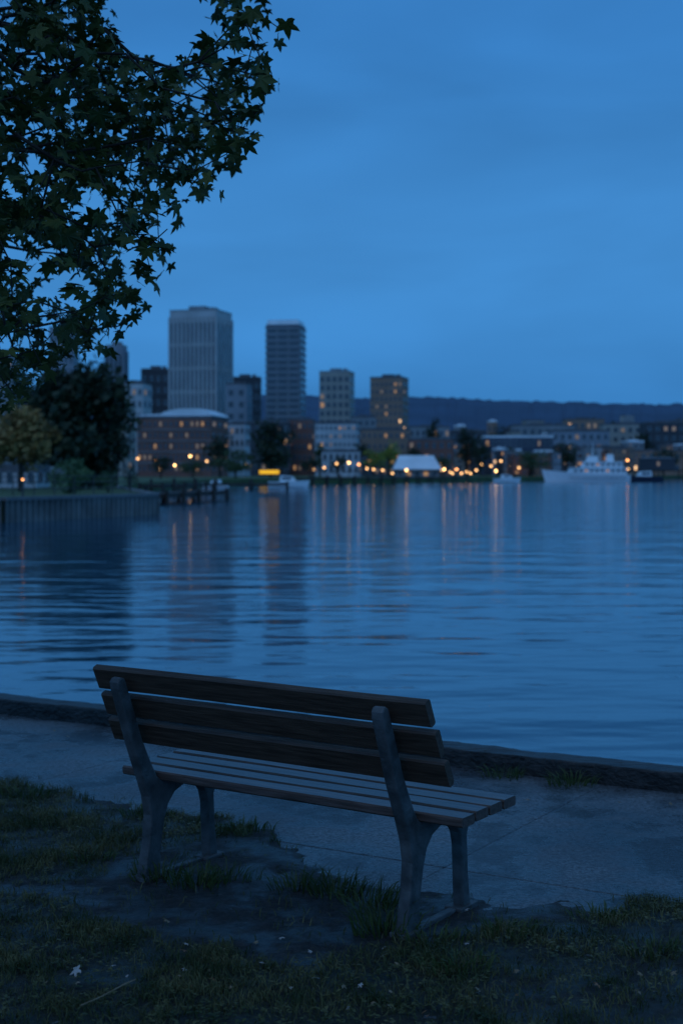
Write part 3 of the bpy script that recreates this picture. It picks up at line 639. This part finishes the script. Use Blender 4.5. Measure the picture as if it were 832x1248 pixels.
# boathouse with white gable roof
Y=330; t=thing('boathouse','open boathouse with a bright white gabled roof on the pier','boathouse',(PX(507,Y),Y,.3)); wq=58*Y/F
mb=MB(); mb.box(-wq*.44,wq*.44,-4,4,0,PZ(572,Y)-.3); mb.build('wall',M['grey'],t)
zt=PZ(555,Y)-.3; ze=PZ(572,Y)-.3
V=[(-wq/2,-5,ze),(wq/2,-5,ze),(wq*.36,0,zt),(-wq*.36,0,zt),(-wq/2,5,ze),(wq/2,5,ze)]
mesh('roof',V,[(0,1,2,3),(5,4,3,2),(1,5,2),(4,0,3),(0,4,5,1)],M['roofpale'],t)
for k in range(5): win(t,-wq*.36+wq*.18*k,-4,.9,1.2,1,0,'l' if k%2 else 'd')
# ---------------------------------------------------------------- piers, docks
def pier(name,lab,x0,y0,x1,y1,wd,z,step,rail=False):
    A=Vector((x0,y0));Bq=Vector((x1,y1)); L=(Bq-A).length; t=thing(name,lab,'pier',((x0+x1)/2,(y0+y1)/2,0),math.atan2(y1-y0,x1-x0))
    mb=MB(); mb.box(-L/2,L/2,-wd/2,wd/2,z-.3,z); mb.build('deck',M['pier'],t)
    n=int(L/step)
    for i in range(n+1):
        for s in (-1,1):
            mb=MB(); mb.tube((-L/2+L*i/n,s*(wd/2+.16),-1.5),(-L/2+L*i/n,s*(wd/2+.16),z+(.5 if i%2 else .2)),.15,.14,6); mb.build('piling',M['pier'],t)
    if rail:
        mb=MB(); mb.box(-L/2,L/2,-wd/2,-wd/2+.06,z+.9,z+1.0); mb.build('railing',M['pier'],t)
def at(px,py): return GP(px,py,WZ)
a=at(372,592);b_=at(560,590); pier('pier','long dark timber pier along the far shore below the boathouse',a[0],a[1],b_[0],b_[1],3,.75,3.2,True)
a=at(180,614);b_=at(256,609); pier('dock','near low dark floating dock past the end of the seawall',a[0],a[1],b_[0],b_[1],2.4,.2,3)
a=at(184,603);b_=at(250,600); pier('dock','farther low dark dock behind the near floating dock',a[0],a[1],b_[0],b_[1],2,.45,3)
a=at(262,597);b_=at(350,597); pier('dock','low dock beside the small white boats',a[0],a[1],b_[0],b_[1],2,.3,4)
a=at(768,585.5);b_=at(860,585.5); pier('pier','dark pier at the right border beside the ferry',a[0],a[1],b_[0],b_[1],5,2.1,5)
a=at(560,587);b_=at(655,586); pier('dock','long low dock running to the left of the ferry',a[0],a[1],b_[0],b_[1],3,.5,6)
for px,py,Y,wv,hv,lab in ((800,572,375,9,3.0,'dark ticket shed on the right border pier'),):
    t=thing('shed',lab,'shed',(PX(px,Y),Y,2.1)); mb=MB(); mb.box(-wv/2,wv/2,-1.4,1.4,0,hv); mb.build('wall',M['dark'],t)
    mb=MB(); mb.prism([(-wv/2-.2,hv+.001),(wv/2+.2,hv+.001),(wv*.3,hv+.4),(-wv*.3,hv+.4)],-1.6,1.6); mb.build('roof',M['grey'],t)
    win(t,0,-1.4,hv*.55,.8,hv*.4,0,'m')
# ---------------------------------------------------------------- boats
def hull(L,Bm,H,parent,mt,sheer=.25):
    V=[];Fc=[];N=12
    for i in range(N+1):
        t=i/N; hb=Bm/2*(1-max(0,(t-.45)/.55)**2.2)*(.88+.12*min(1,t*4)); z=H*(1+sheer*t*t); x=-L/2+L*t
        V+=[(x,-hb,z),(x-.04*L*t,-hb*.75,.0),(x-.06*L*t,0,-.35*H),(x-.04*L*t,hb*.75,0),(x,hb,z)]
    for i in range(N):
        for k in range(4): Fc.append((i*5+k,i*5+k+1,(i+1)*5+k+1,(i+1)*5+k))
        Fc.append((i*5+4,i*5,(i+1)*5,(i+1)*5+4))
    Fc.append((0,1,2,3,4)); o=mesh('hull',V,Fc,mt,parent); bm=bmesh.new(); bm.from_mesh(o.data); bmesh.ops.recalc_face_normals(bm,faces=bm.faces); bm.to_mesh(o.data); bm.free(); return o
def cabin(parent,poly,hw,name='cabin',mt=None):
    mb=MB(); mb.prism(poly,-hw,hw); return mb.build(name,mt or M['boat'],parent)
def motorboat(lab,px,py,L,rz,group='small boats moored on the far shore',mt='boat'):
    x,y=at(px,py); t=thing('motor_boat',lab,'boat',(x,y,WZ+.1),rz,group); hull(L,L*.3,L*.13,t,M[mt])
    cabin(t,[(-L*.22,L*.13),(L*.18,L*.14),(L*.08,L*.26),(-L*.2,L*.28)],L*.1)
    for s in (-1,1):
        c=MB(); c.box(-L*.17,L*.05,s*L*.103-.01,s*L*.103+.01,L*.18,L*.24); c.build('window',M['pane'],t)
motorboat('white motor boat moored right of the yellow sign',352,594.5,5.6,.1)
motorboat('small white boat moored at the low dock left of the yellow sign',262,595,3.6,2.9)
motorboat('small white boat at the dock left of the ferry',618,588.2,5.5,.2)
motorboat('dark hulled boat moored between the ferry and the right border pier',783,587.5,8,3.1,mt='boatdark')
x,y=at(713,587.5); t=thing('ferry','large white passenger ferry with two decks moored at the right','ferry',(x,y,WZ),math.pi-.08)
L=106*y/F; hull(L,L*.24,L*.085,t,M['boat'],.7)
cabin(t,[(-L*.46,L*.088),(L*.22,L*.10),(L*.17,L*.160),(-L*.45,L*.160)],L*.1,'lower_deck')
cabin(t,[(-L*.42,L*.168),(L*.06,L*.168),(L*.02,L*.226),(-L*.40,L*.226)],L*.085,'upper_deck')
cabin(t,[(-L*.14,L*.236),(L*.0,L*.236),(-L*.03,L*.30),(-L*.13,L*.30)],L*.06,'wheelhouse')
cabin(t,[(-L*.47,L*.161),(L*.2,L*.161),(L*.2,L*.167),(-L*.47,L*.167)],L*.112,'deck_edge')
cabin(t,[(-L*.43,L*.227),(L*.06,L*.227),(L*.06,L*.235),(-L*.43,L*.235)],L*.095,'deck_edge')
cabin(t,[(-L*.32,L*.236),(-L*.23,L*.236),(-L*.24,L*.32),(-L*.31,L*.32)],L*.03,'funnel',M['boat'])
mb=MB(); mb.tube((-L*.08,0,L*.30),(-L*.08,0,L*.45),.1,.05); mb.build('mast',M['boat'],t)
for k in range(10): win(t,-L*.42+L*.06*k,L*.1,L*.130,L*.034,L*.026,math.pi,'l' if k in(3,7) else 'd')
for k in range(7): win(t,-L*.37+L*.06*k,L*.085,L*.20,L*.034,L*.024,math.pi,'d' if k!=4 else 'l')
mb=MB(); mb.box(-L*.44,L*.2,L*.121,L*.124,L*.045,L*.050); mb.build('stripe',M['boatdark'],t)
# ---------------------------------------------------------------- sign and lamps
Y=262; t=thing('lit_sign','low glowing yellow sign board on the far shore left of the white motor boat','sign',(PX(328,Y),Y,.3))
mb=MB(); mb.box(-1.8,1.8,-.1,.1,PZ(577.5,Y)-.3,PZ(573,Y)-.3); mb.build('sign_panel',M['sign'],t)
mb=MB(); mb.box(-1.95,1.95,.11,.2,PZ(579,Y)-.3,PZ(571.5,Y)-.3); mb.box(-1.6,-1.45,.2,.3,0,1.5); mb.box(1.45,1.6,.2,.3,0,1.5); mb.build('frame',M['dark'],t)
lp=[(168,559,235,2),(213,567,230,0),(232,556,250,0),(189,562,300,1),(252,562,300,2),(410,565,320,2),(425,564,325,0),(437,566,325,1),(447,571,300,2),(466,573,300,2),(478,579,290,2),(495,573,300,0),(520,573,330,2),(541,572,315,0),(548,575,318,2),(556,572,320,1),(562,578,322,2),(573,580,320,2),(604,574,345,0),(610,562,400,2),(650,561,410,1),(700,563,470,2),(728,560,480,2),(764,561,395,1),(765,572,395,2),(790,560,480,0),(800,557,500,2),(815,563,500,2),(28,597,64,1),(587,566,400,2),
(455,572,298,2),(551,578,316,2),(568,575,330,2),(598,568,420,2),(632,570,400,2),(660,572,400,2),(680,566,450,2),(745,566,460,2),(824,558,500,2),(300,566,300,2),(383,572,285,2),(395,570,320,2),(536,566,380,2),(580,573,360,2),(776,556,520,2),(806,568,480,2)]
for i,(px,py,Y,kd) in enumerate(lp):
    z=PZ(py,Y); x=PX(px,Y); z=max(z,LZ+.8); r_=.24*Y/320 if Y>200 else .04
    onw = not inpoly(x,Y,shore); zb=.5 if onw else LZ
    t=thing('street_lamp','warm glowing street lamp on a dark pole along the far waterfront' if Y>200 else 'small warm lamp on the left bank beside the railing','lamp',(x,Y,zb),0,'street lamps along the far waterfront' if Y>200 else None)
    mb=MB(); mb.tube((0,0,-.5 if not onw else -2),(0,0,z-zb-r_),.06,.05,6); mb.build('pole',M['pole'],t)
    mb=MB(); mb.ball((0,0,z-zb),r_,8); mb.build('lamp_globe',[M['lamp'],M['lampred'],M['lampsmall']][kd],t,smooth=True)
